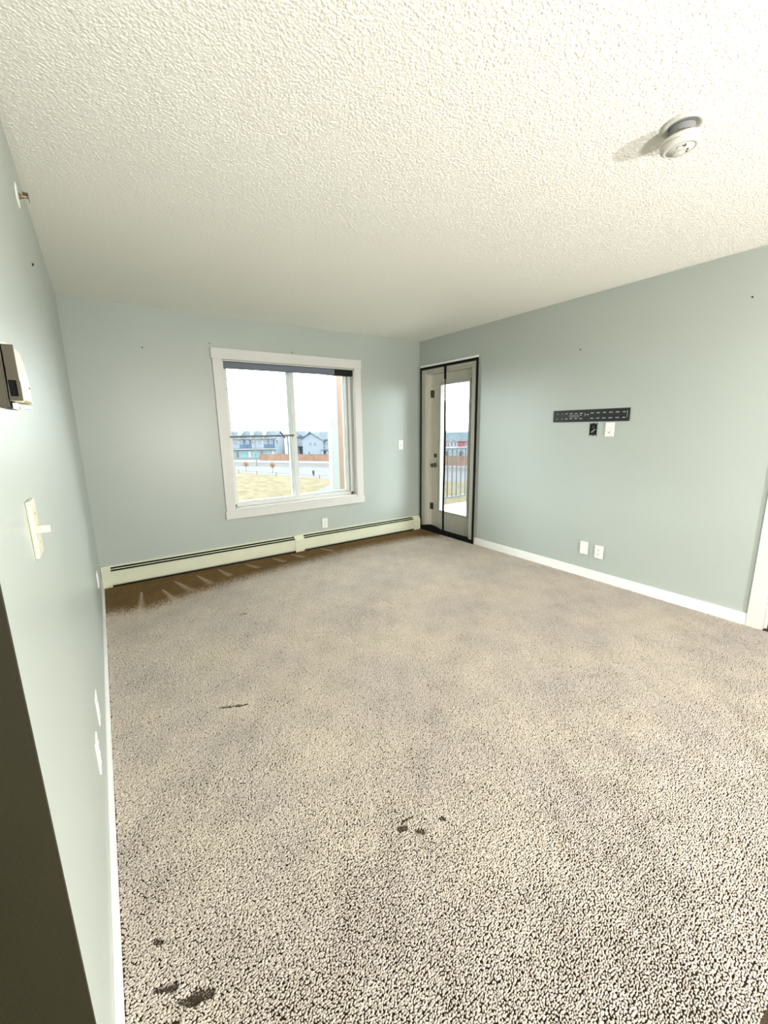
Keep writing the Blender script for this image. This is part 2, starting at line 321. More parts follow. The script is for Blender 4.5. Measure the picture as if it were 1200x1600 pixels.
# ================= BASEBOARD HEATER =================
ht = thing('baseboard_heater', (1.7, yB-.035, 0), 'long cream metal baseboard heater along the wall under the window', 'heater')
def hprof(x0, x1, slots):
    """front cover of one run; the sloped hood carries two long slots"""
    yf, zt, zb = yB-.068, .192, .030
    obj('back_plate', box(x0, x1, yB-.006, yB-.001, zb+.01, zt), M['cream'], ht)
    p = BM(); add_box(p, x0, x1, yf, yf+.004, zb, .150, bev=.001); add_box(p, x0, x1, yf, yf+.010, .148, .153); add_box(p, x0, x1, yf, yf+.016, zb-.002, zb+.003)
    obj('front_panel', p, M['cream'], ht)
    h = BM(); add_prism(h, [(x0, yB-.001, zt+.002), (x0, yB-.017, zt), (x0, yB-.018, zt-.008), (x0, yB-.001, zt-.008)], (x1-x0, 0, 0))
    obj('hood', h, M['cream'], ht)
    d = BM(); add_prism(d, [(x0, yB-.042, .171), (x0, yB-.048, .167), (x0, yB-.047, .164), (x0, yB-.041, .168)], (x1-x0, 0, 0))
    obj('damper', d, M['cream'], ht)
    f = BM(); add_prism(f, [(x0, yB-.006, .176), (x0, yB-.022, .172), (x0, yB-.060, .146), (x0, yB-.060, .050), (x0, yB-.006, .050)], (x1-x0, 0, 0))
    obj('fin_pack', f, M['dark'], ht)
hprof(-.068, 1.70, 1); hprof(1.79, 3.40, 1)
def cover(x0, x1, dp=.004):
    yf, zt, zb = yB-.070-dp, .196, .026
    b = BM(); add_prism(b, [(x0, yB-.001, zb), (x0, yf, zb), (x0, yf, .148), (x0, yB-.034, zt), (x0, yB-.001, zt+.002)], (x1-x0, 0, 0))
    bmesh.ops.bevel(b, geom=b.edges[:], offset=.002, segments=2, affect='EDGES')
    add_box(b, x0+.004, x1, yf+.01, yf+.030, .004, zb+.002)
    return b
obj('end_cap', cover(-.134, -.060), M['cream'], ht); obj('joint_cover', cover(1.690, 1.800), M['cream'], ht); obj('end_cap', cover(3.393, 3.500), M['cream'], ht)

# ================= PLATES ON WALLS =================
def on_wall(side, u, z):
    return {'R': Vector((xR, u, z)), 'L': Vector((xL, u, z)), 'B': Vector((u, yB, z))}[side]
def wbox(bm, side, u0, u1, z0, z1, d0, d1, bev=0):
    if side == 'R': return add_box(bm, xR-d1, xR-d0, u0, u1, z0, z1, bev=bev)
    if side == 'L': return add_box(bm, xL+d0, xL+d1, u0, u1, z0, z1, bev=bev)
    return add_box(bm, u0, u1, yB-d1, yB-d0, z0, z1, bev=bev)
def wtube(bm, side, u, z, d0, d1, r, n=14):
    k = {'R': (-1, 0, 0), 'L': (1, 0, 0), 'B': (0, -1, 0)}[side]; c = on_wall(side, u, z); k = Vector(k)
    return add_tube(bm, c+k*d0, c+k*d1, r, n=n)
def plate(side, u, z, label, kindp, name='wall_outlet', w=.072, h=.116, th=.007, grp=None, cat='outlet'):
    t = thing(name, on_wall(side, u, z-h/2), label, cat, grp)
    obj('cover_plate', wbox(BM(), side, u-w/2, u+w/2, z-h/2, z+h/2, 0, th, bev=.0025), M['plastic'], t)
    if kindp == 'duplex':
        for s in (-1, 1):
            rc = obj('receptacle', wbox(BM(), side, u-.017, u+.017, z+s*.0195-.0145, z+s*.0195+.0145, th-.002, th+.0025, bev=.002), M['plastic'], t)
            sl = BM()
            for k in (-.006, .006): wbox(sl, side, u+k-.001, u+k+.001, z+s*.0195-.001, z+s*.0195+.008, th+.001, th+.0030)
            wtube(sl, side, u, z+s*.0195-.007, th+.001, th+.0030, .0022)
            obj('slot', sl, M['dark'], rc)
        obj('screw', wtube(BM(), side, u, z, th-.001, th+.001, .003), M['plastic'], t)
    elif kindp == 'jack':
        obj('jack', wbox(BM(), side, u-.010, u+.010, z-.012, z+.012, th-.002, th+.002, bev=.001), M['plastic'], t)
    elif kindp == 'coax':
        obj('connector', wtube(BM(), side, u, z-.022, th-.001, th+.006, .005), M['steel'], t)
        obj('connector', wtube(BM(), side, u, z+.018, th-.001, th+.002, .011), M['plastic'], t)
    for s in (-1, 1):
        if kindp != 'duplex': obj('screw', wtube(BM(), side, u, z+s*.045, th-.001, th+.001, .0028), M['plastic'], t)
    return t
plate('R', 1.981, .278, 'white wall plate low on right wall, nearer the balcony door', 'jack', th=.012)
plate('R', 1.842, .270, 'white wall plate low on right wall, nearer the bright doorway casing', 'duplex', th=.013)
plate('R', 1.848, 1.335, 'white two-port cable plate just below right end of black wall bracket', 'coax', name='cable_plate', cat='wall plate', th=.012)
plate('B', 2.098, .280, 'small white outlet plate between window and baseboard heater', 'duplex')
plate('L', 1.79, .345, 'farther of the two low outlets on left wall, seen edge-on', 'jack', th=.005)
plate('L', 1.525, .335, 'nearer of the two low outlets on left wall, seen edge-on', 'duplex', th=.006)
plate('L', 3.50, .345, 'outlet plate on left wall in far corner beside heater end', 'duplex')
def switch(side, u, z, label, lever=.014):
    t = thing('light_switch', on_wall(side, u, z-.058), label, 'switch'); th = .007 if lever < .02 else .008
    obj('cover_plate', wbox(BM(), side, u-.036, u+.036, z-.059, z+.059, 0, th, bev=.003), M['plastic'] if lever < .02 else M['ivory'], t)
    obj('toggle', wbox(BM(), side, u-.0045, u+.0045, z-.012, z+.004, th-.002, th+lever, bev=.0015), M['ivory'] if lever > .02 else M['plastic'], t)
    for s in (-1, 1): obj('screw', wtube(BM(), side, u, z+s*.030, th-.001, th+.001, .003), M['steel'], t)
switch('B', 3.228, 1.157, 'white light switch on back wall between window and balcony door')
switch('L', 1.105, 1.188, 'toggle light switch sticking out of bright left wall below the thermostat', .021)

# open electrical box
eb = thing('open_wall_box', (xR, 1.990, 1.287), 'open black electrical box in right wall under black bracket', 'wall box')
b = BM(); y0, y1, z0, z1 = 1.962, 2.020, 1.294, 1.380
wbox(b, 'R', y0, y1, z0, z1, 0, .003); 
obj('cavity', b, M['dark'], eb)
b = BM()
for (a, c, d, e) in ((y0-.002, y1+.002, z0-.002, z0+.002), (y0-.002, y1+.002, z1-.002, z1+.002), (y0-.002, y0+.002, z0, z1), (y1-.002, y1+.002, z0, z1)): wbox(b, 'R', a, c, d, e, .002, .006)
for zz in (z0-.006, z1+.006):
    wbox(b, 'R', 1.978, 2.004, zz-.004, zz+.004, .001, .005); wbox(b, 'R', y0-.004, y0+.003, zz-.006, zz+.006, .001, .004); wbox(b, 'R', y1-.003, y1+.004, zz-.006, zz+.006, .001, .004)
obj('box_rim', b, M['black'], eb)
obj('wire', add_tube(BM(), (xR-.008, 2.006, 1.312), (xR-.008, 1.972, 1.336), .002, n=8), M['plastic'], eb)
for z_ in (1.300, 1.340): obj('receptacle', box(xR-.006, xR-.002, 1.976, 2.006, z_, z_+.03, bev=.001), M['black'], eb)

# ================= TV WALL BRACKET =================
def holed(ys, zs, holes, x, dpt):
    """flat plate in a yz plane with real slots; holes = set of (i, j) cells"""
    bm = BM(); V = {}
    def v(i, j, k):
        if (i, j, k) not in V: V[i, j, k] = bm.verts.new((x - k*dpt, ys[i], zs[j]))
        return V[i, j, k]
    full = {(i, j) for i in range(len(ys)-1) for j in range(len(zs)-1)} - holes
    for (i, j) in full:
        for k in (0, 1): bm.faces.new((v(i, j, k), v(i+1, j, k), v(i+1, j+1, k), v(i, j+1, k)))
        for (di, dj, a, c) in ((-1, 0, (i, j), (i, j+1)), (1, 0, (i+1, j), (i+1, j+1)), (0, -1, (i, j), (i+1, j)), (0, 1, (i, j+1), (i+1, j+1))):
            if (i+di, j+dj) not in full: bm.faces.new((v(*a, 0), v(*c, 0), v(*c, 1), v(*a, 1)))
    bmesh.ops.recalc_face_normals(bm, faces=bm.faces); return bm
tv = thing('tv_wall_bracket', (xR, 2.038, 1.404), 'long black slotted metal bracket on right wall beyond balcony door', 'wall bracket')
P0, P1 = 2.378, 1.704
cent = [.055, .125, .19, .255, .325, .395, .545, .622, .70, .78, .862, .94]; hw = [.014, .013, .020, .020, .020, .022, .022, .022, .022, .024, .024, .018]
ys = [P0]; hc = []
for c, h in zip(cent, hw):
    ys += [P0-(P0-P1)*(c-h), P0-(P0-P1)*(c+h)]; hc.append(len(ys)-2)
ys.append(P1); zs = [1.405, 1.4265, 1.4360, 1.4710, 1.4805, 1.503]
holes = {(i, 1) for i in hc} | {(i, 3) for i in hc}
obj('slotted_plate', holed(ys, zs, holes, xR-.005, .002), M['black'], tv)
b = BM(); add_box(b, xR-.007, xR, P1, P0, 1.503, 1.506); add_box(b, xR-.007, xR, P1, P0, 1.402, 1.405); add_box(b, xR-.007, xR, P0-.0, P0+.003, 1.402, 1.506); add_box(b, xR-.007, xR, P1-.003, P1, 1.402, 1.506)
obj('return_flange', b, M['black'], tv)
b = BM()
for k in range(5): add_box(b, xR-.0078, xR-.007, 2.125+.006*(k % 2), 2.222, 1.4405+k*.0055, 1.4430+k*.0055)
obj('printed_label', b, M['print'], tv, label='small grey printed text on the black plate')
b = BM(); add_box(b, xR-.0078, xR-.007, 2.074, 2.0755, 1.448, 1.478); add_box(b, xR-.0078, xR-.007, 2.045, 2.0745, 1.462, 1.464); wtube(b, 'R', 2.045, 1.463, .007, .0078, .004)
obj('round_mark', wtube(BM(), 'R', 2.112, 1.458, .007, .0078, .004), M['plastic'], tv)
obj('arrow_mark', b, M['plastic'], tv)
obj('end_mark', box(xR-.0078, xR-.007, 1.718, 1.7195, 1.43, 1.485), M['plastic'], tv)

# ================= NAIL HOLES / HOOKS =================
for side, u, z, lab, r in (('B', .42, 2.099, 'dark nail left in back wall left of window', .006), ('B', .985, 2.186, 'dark nail in back wall at upper left corner of window casing', .005),
                        ('R', 2.168, 2.014, 'small dark nail high on right wall above the black bracket', .0055), ('R', 1.029, 2.154, 'dark nail hole near the ceiling at far right of right wall', .0055),
                        ('L', 2.425, 2.079, 'dark nail high on left wall below the sprinkler', .007)):
    t = thing('wall_nail', on_wall(side, u, z), lab, 'nail')
    obj('nail_head', wtube(BM(), side, u, z, .0005, .006, r*.75, n=10), M['black'], t)
    obj('wall_hole', wtube(BM(), side, u, z, -.001, .0012, r, n=10), M['dark'], t)
t = thing('picture_hook', (1.807, yB, 2.16), 'tiny metal hook on back wall above middle of window', 'hook')
b = BM(); add_tube(b, (1.807, yB-.006, 2.178), (1.807, yB-.006, 2.160), .002, n=8); add_tube(b, (1.807, yB-.006, 2.160), (1.817, yB-.014, 2.164), .002, n=8); add_tube(b, (1.807, yB, 2.176), (1.807, yB-.008, 2.176), .003, n=8)
obj('hook_wire', b, M['bronze'], t)

# ================= SPRINKLER (left wall) =================
sp = thing('sidewall_sprinkler', (xL, 2.24, 2.22), 'brass sidewall sprinkler head with white escutcheon high on left wall', 'sprinkler')
RL = Matrix.Translation((xL, 2.245, 2.262)) @ Matrix.Rotation(math.pi/2, 4, 'Y')
obj('escutcheon', add_lathe(BM(), [(.012, 0), (.042, 0), (.042, .002), (.034, .005), (.016, .006), (.012, .004)], RL, 32), M['plastic'], sp, smooth=True)
b = BM(); add_lathe(b, [(0, 0), (.010, 0), (.010, .010), (.007, .013), (.007, .018), (0, .018)], RL, 20)
add_tube(b, (xL+.014, 2.237, 2.262), (xL+.034, 2.241, 2.262), .0018, n=8); add_tube(b, (xL+.014, 2.253, 2.262), (xL+.034, 2.249, 2.262), .0018, n=8)
add_tube(b, (xL+.014, 2.245, 2.262), (xL+.034, 2.245, 2.262), .0022, n=8)
obj('sprinkler_body', b, M['bronze'], sp)
b = BM(); add_box(b, xL+.034, xL+.036, 2.230, 2.260, 2.252, 2.274); add_box(b, xL+.018, xL+.036, 2.230, 2.260, 2.272, 2.274)
obj('deflector', b, M['bronze'], sp)

# ================= THERMOSTAT (left wall) =================
th = thing('wall_thermostat', (xL, .90, 1.42), 'boxy cream thermostat on left wall at the photo edge, unlit facing side painted dark', 'thermostat')
q0, q1 = .85, .945
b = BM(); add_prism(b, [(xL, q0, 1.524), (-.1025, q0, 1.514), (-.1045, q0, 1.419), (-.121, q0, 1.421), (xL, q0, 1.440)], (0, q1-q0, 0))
bmesh.ops.bevel(b, geom=b.edges[:], offset=.002, segments=2, affect='EDGES'); obj('back_box', b, M['shaded'], th)
prof = [(-.1005, 1.514), (-.0900, 1.511), (-.0872, 1.490), (-.0855, 1.470), (-.0852, 1.452), (-.0862, 1.434), (-.0885, 1.428), (-.1025, 1.430)]
def shell_prof(y0, y1, sh=0): 
    b = BM(); add_prism(b, [(x, y0, z) for x, z in prof], (0, y1-y0, 0)); return b
cov = BM(); add_prism(cov, [(x, q0+.004, z) for x, z in prof], (0, q1-q0-.004, 0))
co = obj('front_cover', cov, M['ivory'], th)
sd = BM()   # side wall of the cover around a square recess
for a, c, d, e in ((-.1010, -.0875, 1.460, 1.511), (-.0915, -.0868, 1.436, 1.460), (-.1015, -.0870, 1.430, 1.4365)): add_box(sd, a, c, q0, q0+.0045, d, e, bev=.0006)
obj('side_frame', sd, M['shaded'], co, label='side of the cover with its shade painted in')
obj('side_recess', box(-.1012, -.0915, q0+.0025, q0+.0043, 1.4365, 1.460), M['dark'], co)
obj('indicator', add_tube(BM(), (-.0862, .935, 1.455), (-.0845, .935, 1.455), .0018, n=10), M['dark'], co)
lv = BM(); add_prism(lv, [(-.098, .858, 1.4275), (-.080, .872, 1.427), (-.079, .890, 1.427), (-.098, .900, 1.4275)], (0, 0, .003))
obj('lever', lv, M['bronze'], th)
obj('clip', add_box(box(-.1020, -.096, .862, .90, 1.4185, 1.4275, bev=.001), -.094, -.082, .875, .895, 1.419, 1.423, bev=.001), M['plastic'], th)

# ================= SMOKE DETECTOR =================
sdv = thing('smoke_detector', (1.90, .835, 2.37), 'round white smoke detector hanging loose from its base on the ceiling', 'smoke detector')
cx, cy = 1.898, .832
RB = Matrix.Translation((cx, cy, H)) @ Matrix.Rotation(math.pi, 4, 'X')
obj('mounting_ring', add_lathe(BM(), [(.040, 0), (.068, 0), (.069, .004), (.064, .009), (.056, .010), (.050, .007), (.046, .003), (.040, .003)], RB, 56), M['detector'], sdv, smooth=True)
obj('junction_hole', add_lathe(BM(), [(0, .0005), (.046, .0005), (.046, .004), (.0, .004)], RB, 32), M['print'], sdv)
RD = Matrix.Translation((cx+.008, cy+.006, 2.402)) @ Matrix.Rotation(math.pi, 4, 'X') @ Matrix.Rotation(.06, 4, 'Y') @ Matrix.Rotation(-.05, 4, 'X')
body = obj('detector_body', add_lathe(BM(), [(0, 0), (.055, 0), (.062, .003), (.064, .008), (.064, .014), (.061, .0155), (.061, .018), (.0635, .020), (.0625, .027), (.056, .034), (.047, .037), (.046, .0355), (.043, .0355), (.042, .0375), (.0, .039)], RD, 64), M['detector'], sdv, smooth=True)
obj('neck', add_tube(BM(), (cx+.004, cy+.002, H-.002), (cx+.008, cy+.006, 2.402), .040, n=32), M['print'], sdv)
def dpt(a, r, h): return RD @ Vector((r*math.cos(a), r*math.sin(a), h))
for a, r, rr, nm in ((2.35, .034, .0055, 'test_button'), (.9, .024, .0032, 'indicator_hole'), (.35, .030, .0028, 'indicator_hole')):
    obj(nm, add_tube(BM(), dpt(a, r, .036), dpt(a, r, .0400), rr, n=14), M['black'], body)
obj('sounder_grille', add_lathe(BM(), [(.012, .0385), (.0125, .0400), (.014, .0400), (.0145, .0385)], RD @ Matrix.Translation((-.022, .014, 0)), 30), M['detector'], body, smooth=True)
obj('dome', add_lathe(BM(), [(0, .042), (.012, .0412), (.020, .0385)], RD @ Matrix.Translation((.020, -.012, 0)), 30), M['detector'], body, smooth=True)

# ================= CARPET PILE =================
def carpet():
    Xs, Ys, Bs = [], [], []
    for sp_, ya, yb in ((.0059, .10, 1.45), (.0068, 1.45, 2.35), (.0084, 2.35, yB-.075)):
        X, Y = np.meshgrid(np.arange(xL+.016, xR-.014, sp_), np.arange(ya, yb, sp_*.92)); X[1::2] += sp_/2
        Xs.append((X+rng.uniform(-.36, .36, X.shape)*sp_).ravel()); Ys.append((Y+rng.uniform(-.36, .36, Y.shape)*sp_).ravel()); Bs.append(np.full(X.size, sp_/.0086))
    X, Y, B = np.concatenate(Xs), np.concatenate(Ys), np.concatenate(Bs)
    k = (X > xL+.014) & (X < xR-.013); X, Y, B = X[k], Y[k], B[k]
    n = len(X); Z = np.full(n, .0045)+rng.normal(0, .0009, n); sc = rng.uniform(.80, 1.15, n)*B; tint = rng.normal(1, .06, n)
    lf = sum(np.sin(X*a+Y*b+c)*w for a, b, c, w in ((21, 9, .3, .5), (-13, 19, 1.1, .5), (37, -22, 2.0, .35), (8, 31, 4, .35), (-44, 27, .7, .25), (5, -7, 2, .5)))/1.4
    sc *= np.interp(Y, [.3, 1.9], [.84, 1.0]); Z += lf*.0004; sc *= 1-.05*np.clip(-lf, 0, 1)*1.6; tint *= 1+.045*lf
    def sd(ax, ay, bx, by):
        dx_, dy_ = bx-ax, by-ay; t = np.clip(((X-ax)*dx_+(Y-ay)*dy_)/(dx_*dx_+dy_*dy_+1e-9), 0, 1)
        return np.hypot(X-ax-t*dx_, Y-ay-t*dy_), t
    wob = .006*np.sin(X*37+Y*11)+.004*np.sin(Y*83)
    # deep furniture dents (tufts crushed)
    for (a, b, c, d, r, dep) in ((.330, 2.000, .375, 1.985, .018, 1), (.375, 1.985, .46, 1.950, .008, .8), (.742, .925, .757, .912, .020, 1), (.765, .935, .80, .925, .014, .8), (.725, .985, .760, .975, .010, .9),
                               (.700, .965, .715, .955, .012, .7), (.835, .915, .845, .905, .009, .9), (.745, 1.113, .747, 1.108, .009, .9), (-.05, 1.087, -.035, 1.077, .012, .8), (-.062, .975, -.02, .950, .014, .9),
                               (-.02, .920, .02, .895, .012, .9), (.02, .91, .055, .888, .012, .7), (-.065, .90, -.02, .875, .010, .8), (.72, 3.045, .76, 3.035, .014, 1), (.80, 3.06, .86, 3.05, .008, .8), (.52, 1.785, .56, 1.775, .010, .7), (.08, 3.30, .11, 3.30, .012, .8)):
        dd, t = sd(a, b, c, d); q = np.clip(1-(dd+wob*.9)/(r*.72), 0, 1)*dep; Z -= .0050*np.minimum(q*1.8, 1); sc *= 1-.30*np.minimum(q*1.8, 1); tint *= 1-.72*np.minimum(q*1.8, 1)
    # raised lips next to dents
    for (a, b, c, d, r) in ((.775, .900, .80, .885, .02), (.735, .955, .79, .95, .012), (.34, 1.975, .39, 1.96, .012), (-.01, .87, .03, .86, .02)):
        dd, t = sd(a, b, c, d); Z += .003*np.exp(-(dd/r)**2)
    # faint seams and old furniture edges
    for (a, b, c, d, r, dep) in ((-.10, 2.05, .78, 2.33, .007, .55), (.78, 2.33, 1.35, 2.45, .006, .4), (.45, 1.80, .95, 1.92, .006, .4), (2.05, 1.75, 3.0, 1.25, .007, .4), (1.9, 1.2, 3.2, .95, .006, .25), (.12, 1.24, .45, 1.0, .006, .35), (.45, 1.0, .70, .74, .006, .3), (.35, 1.5, .25, 2.9, .006, .15)):
        dd, t = sd(a, b, c, d); q = np.clip(1-np.abs(dd+wob*.3)/r, 0, 1)*dep; Z -= .006*q; sc *= 1-.3*q
    # vacuum tracks by the heater : brushed (lighter) strokes over shade painted brown into the edge tufts
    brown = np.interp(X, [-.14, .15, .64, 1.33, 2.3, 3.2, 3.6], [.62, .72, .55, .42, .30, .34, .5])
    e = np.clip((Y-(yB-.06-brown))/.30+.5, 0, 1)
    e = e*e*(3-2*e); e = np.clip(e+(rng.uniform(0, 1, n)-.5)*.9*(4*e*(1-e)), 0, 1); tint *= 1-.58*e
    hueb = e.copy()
    for (a, b, c, d) in ((.30, 3.95, .36, 3.62), (.42, 4.12, .50, 3.80), (.62, 4.16, .68, 3.88), (.83, 4.22, .88, 3.98), (1.10, 4.22, 1.17, 4.05), (.14, 4.0, .10, 3.55), (1.40, 4.24, 1.46, 4.08), (1.62, 4.25, 1.68, 4.10), (1.98, 4.26, 2.05, 4.12)):
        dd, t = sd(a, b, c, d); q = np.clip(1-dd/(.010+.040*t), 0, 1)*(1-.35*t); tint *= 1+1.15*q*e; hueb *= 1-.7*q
    me = bpy.data.meshes.new('carpet_pile'); me.vertices.add(n); me.vertices.foreach_set('co', np.column_stack((X, Y, Z)).astype(np.float32).ravel())
    def att(nm, ty, key, arr):
        a = me.attributes.new(nm, ty, 'POINT'); a.data.foreach_set(key, arr.astype(np.float32).ravel())
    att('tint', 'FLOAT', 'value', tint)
    att('edge_shade', 'FLOAT', 'value', hueb)
    lean = rng.normal(0, .35, n); yaw = rng.normal(-.08, .5, n)
    att('rot', 'FLOAT_VECTOR', 'vector', np.column_stack((rng.normal(-.15, .3, n), lean, yaw)))
    att('scl', 'FLOAT_VECTOR', 'vector', np.column_stack((sc*1.22, sc*.70, sc*rng.uniform(.9, 1.3, n))))
    o = bpy.data.objects.new('carpet_pile', me); COL.objects.link(o)
    tag(o, 'beige cut-pile carpet covering the whole floor of the room', 'carpet', None, 'stuff')
    ng = bpy.data.node_groups.new('tuft_scatter', 'GeometryNodeTree'); ng.interface.new_socket('Geometry', in_out='INPUT', socket_type='NodeSocketGeometry'); ng.interface.new_socket('Geometry', in_out='OUTPUT', socket_type='NodeSocketGeometry')
    N = ng.nodes; L = ng.links; gi = N.new('NodeGroupInput'); go = N.new('NodeGroupOutput'); ic = N.new('GeometryNodeMeshIcoSphere'); ic.inputs['Radius'].default_value = .0052; ic.inputs['Subdivisions'].default_value = 2
    ss = N.new('GeometryNodeSetShadeSmooth'); sm_ = N.new('GeometryNodeSetMaterial'); sm_.inputs['Material'].default_value = M['tuft']; ip = N.new('GeometryNodeInstanceOnPoints')
    ra = N.new('GeometryNodeInputNamedAttribute'); ra.data_type = 'FLOAT_VECTOR'; ra.inputs['Name'].default_value = 'rot'
    sa = N.new('GeometryNodeInputNamedAttribute'); sa.data_type = 'FLOAT_VECTOR'; sa.inputs['Name'].default_value = 'scl'
    e2r = N.new('FunctionNodeEulerToRotation')
    L.new(gi.outputs[0], ip.inputs['Points']); L.new(ic.outputs['Mesh'], ss.inputs['Geometry']); L.new(ss.outputs[0], sm_.inputs['Geometry']); L.new(sm_.outputs[0], ip.inputs['Instance'])
    L.new(ra.outputs['Attribute'], e2r.inputs[0]); L.new(e2r.outputs[0], ip.inputs['Rotation']); L.new(sa.outputs['Attribute'], ip.inputs['Scale']); L.new(ip.outputs[0], go.inputs[0])
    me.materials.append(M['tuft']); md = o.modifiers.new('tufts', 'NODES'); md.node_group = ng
carpet()
def stipple():      # sprayed plaster lumps on the ceiling
    sp_ = .0080
    X, Y = np.meshgrid(np.arange(xL+.02, xR-.02, sp_), np.arange(.02, 3.4, sp_*.9)); X[1::2] += sp_/2
    X = (X+rng.uniform(-.42, .42, X.shape)*sp_).ravel(); Y = (Y+rng.uniform(-.42, .42, Y.shape)*sp_).ravel()
    k = (np.hypot(X-cx, Y-cy) > .074) & (X < xR-.012) & (rng.uniform(0, 1, X.size) < .93); X, Y = X[k], Y[k]; n = len(X)
    fade = np.clip((3.4-Y)/1.6, .15, 1); sc = rng.uniform(.75, 1.3, n); Z = np.full(n, H+.0002)
    me = bpy.data.meshes.new('ceiling_stipple'); me.vertices.add(n); me.vertices.foreach_set('co', np.column_stack((X, Y, Z)).astype(np.float32).ravel())
    for nm, arr in (('rot', np.column_stack((np.zeros(n), np.zeros(n), rng.uniform(0, 3.1, n)))), ('scl', np.column_stack((sc*1.12, sc*.92, sc*fade*rng.uniform(.14, .42, n))))):
        a = me.attributes.new(nm, 'FLOAT_VECTOR', 'POINT'); a.data.foreach_set('vector', arr.astype(np.float32).ravel())
    o = bpy.data.objects.new('ceiling_stipple', me); COL.objects.link(o); tag(o, 'cream sprayed stipple texture covering the ceiling', 'ceiling texture', None, 'stuff')
    ng = bpy.data.node_groups['tuft_scatter'].copy()
    for nd in ng.nodes:
        if nd.bl_idname == 'GeometryNodeSetMaterial': nd.inputs['Material'].default_value = M['stipple']
        if nd.bl_idname == 'GeometryNodeMeshIcoSphere': nd.inputs['Radius'].default_value = .0054
    me.materials.append(M['stipple']); md = o.modifiers.new('lumps', 'NODES'); md.node_group = ng
stipple()

# ================= PENDANT AND ADDED FILL LAMP (behind the camera) =================
for i, (p, e) in enumerate(LAMPS):
    t = thing('pendant_lamp', p, 'bare bulb pendant lamp hanging low in the kitchen behind the camera', 'lamp', None)
    x, y, z = p
    obj('cord', add_tube(BM(), (x, y, z+.09), (x, y, H), .003, n=8), M['black'], t)
    obj('canopy', add_lathe(BM(), [(0, 0), (.06, 0), (.055, .02), (0, .025)], Matrix.Translation((x, y, H)) @ Matrix.Rotation(math.pi, 4, 'X'), 24), M['steel'], t)
    obj('socket', add_tube(BM(), (x, y, z+.04), (x, y, z+.09), .02, n=20), M['black'], t)
    obj('bulb', add_sphere(BM(), (x, y, z), .04, (1, 1, 1.1), 3), M['bulb'], t, smooth=True)
    ld = bpy.data.lights.new('bulb_light', 'POINT'); ld.energy = e; ld.color = (1, .97, .93); ld.shadow_soft_size = .05
    lo = bpy.data.objects.new('bulb_light', ld); COL.objects.link(lo); lo.parent = t; lo.location = (0, 0, -.095)
for i, (p, e) in enumerate(FILL_LAMPS):  # unseen lamp on a pole, added to brighten the room
    x, y, z = p
    t = thing('fill_lamp', (x, y, 0), 'added fill lamp with bare globe bulb close behind the camera', 'lamp')
    obj('base', add_lathe(BM(), [(0, 0), (.14, 0), (.14, .012), (.02, .025), (0, .025)], Matrix.Translation((x, y, 0)), 32), M['black'], t)
    obj('pole', add_tube(BM(), (x, y, .02), (x, y, z-.06), .010, n=12), M['black'], t)
    obj('bulb', add_sphere(BM(), (x, y, z), .06, (1, 1, 1), 3), M['bulb'], t, smooth=True)
    ld = bpy.data.lights.new('bulb_light', 'POINT'); ld.energy = e; ld.color = (1, .98, .94); ld.shadow_soft_size = .10
    lo = bpy.data.objects.new('bulb_light', ld); COL.objects.link(lo); lo.parent = t; lo.location = (0, 0, z+.17)
# light portals in the two real openings (sampling guides, they emit nothing)
def portal(nm, loc, rot, sx, sy):
    ld = bpy.data.lights.new(nm, 'AREA'); ld.shape = 'RECTANGLE'; ld.size = sx; ld.size_y = sy; ld.cycles.is_portal = True
    o = bpy.data.objects.new(nm, ld); COL.objects.link(o); o.location = loc; o.rotation_euler = rot
portal('window_portal', ((WX0+WX1)/2, yB+T+.02, (WZ0+WZ1)/2), (-math.pi/2, 0, 0), WX1-WX0, WZ1-WZ0)
portal('door_portal', (X1+.03, (DY0+DY1)/2, 1.05), (0, math.pi/2, 0), 2.1, DY1-DY0)

# ================= BALCONY =================
struct('balcony_deck', box(3.10, 6.6, 4.54, 5.62, -.25, -.05), M['deck'])
struct('balcony_deck_side', box(X1, 6.6, 2.2, 4.54, -.25, -.05), M['deck'])
col_ = thing('balcony_column', (3.0, 5.55, G), 'white column with beige siding outside the window on the right', 'column')
obj('corner_board', box(2.80, 2.925, 5.50, 5.585, G, 5.4), M['white_out'], col_)
obj('siding', box(2.925, 3.35, 5.51, 5.70, G, 5.4), M['pink'], col_)
c2 = thing('balcony_post', (4.9, 5.5, -.05), 'beige post seen at the left edge of balcony door glass', 'post')
obj('post_shaft', box(4.74, 4.985, 5.44, 5.66, -.05, 4.5), M['pink'], c2)
rl = thing('balcony_railing', (5.8, 5.5, -.05), 'grey metal balcony railing with upright pickets behind the door glass', 'railing')
obj('top_rail', box(4.99, 6.6, 5.475, 5.525, .975, 1.01, bev=.004), M['rail'], rl)
obj('bottom_rail', box(4.99, 6.6, 5.488, 5.512, .095, .125, bev=.003), M['rail'], rl)
pm = None
for k in range(14):
    x = 5.113+k*.1105
    if pm is None: pm = obj('picket', box(x-.008, x+.008, 5.492, 5.508, .125, .975), M['rail'], rl)
    else:
        c = pm.copy(); COL.objects.link(c); c.parent = rl; c.location = (k*.1105, 0, 0)
obj('end_post', box(6.56, 6.60, 5.48, 5.52, -.05, .975), M['rail'], rl)

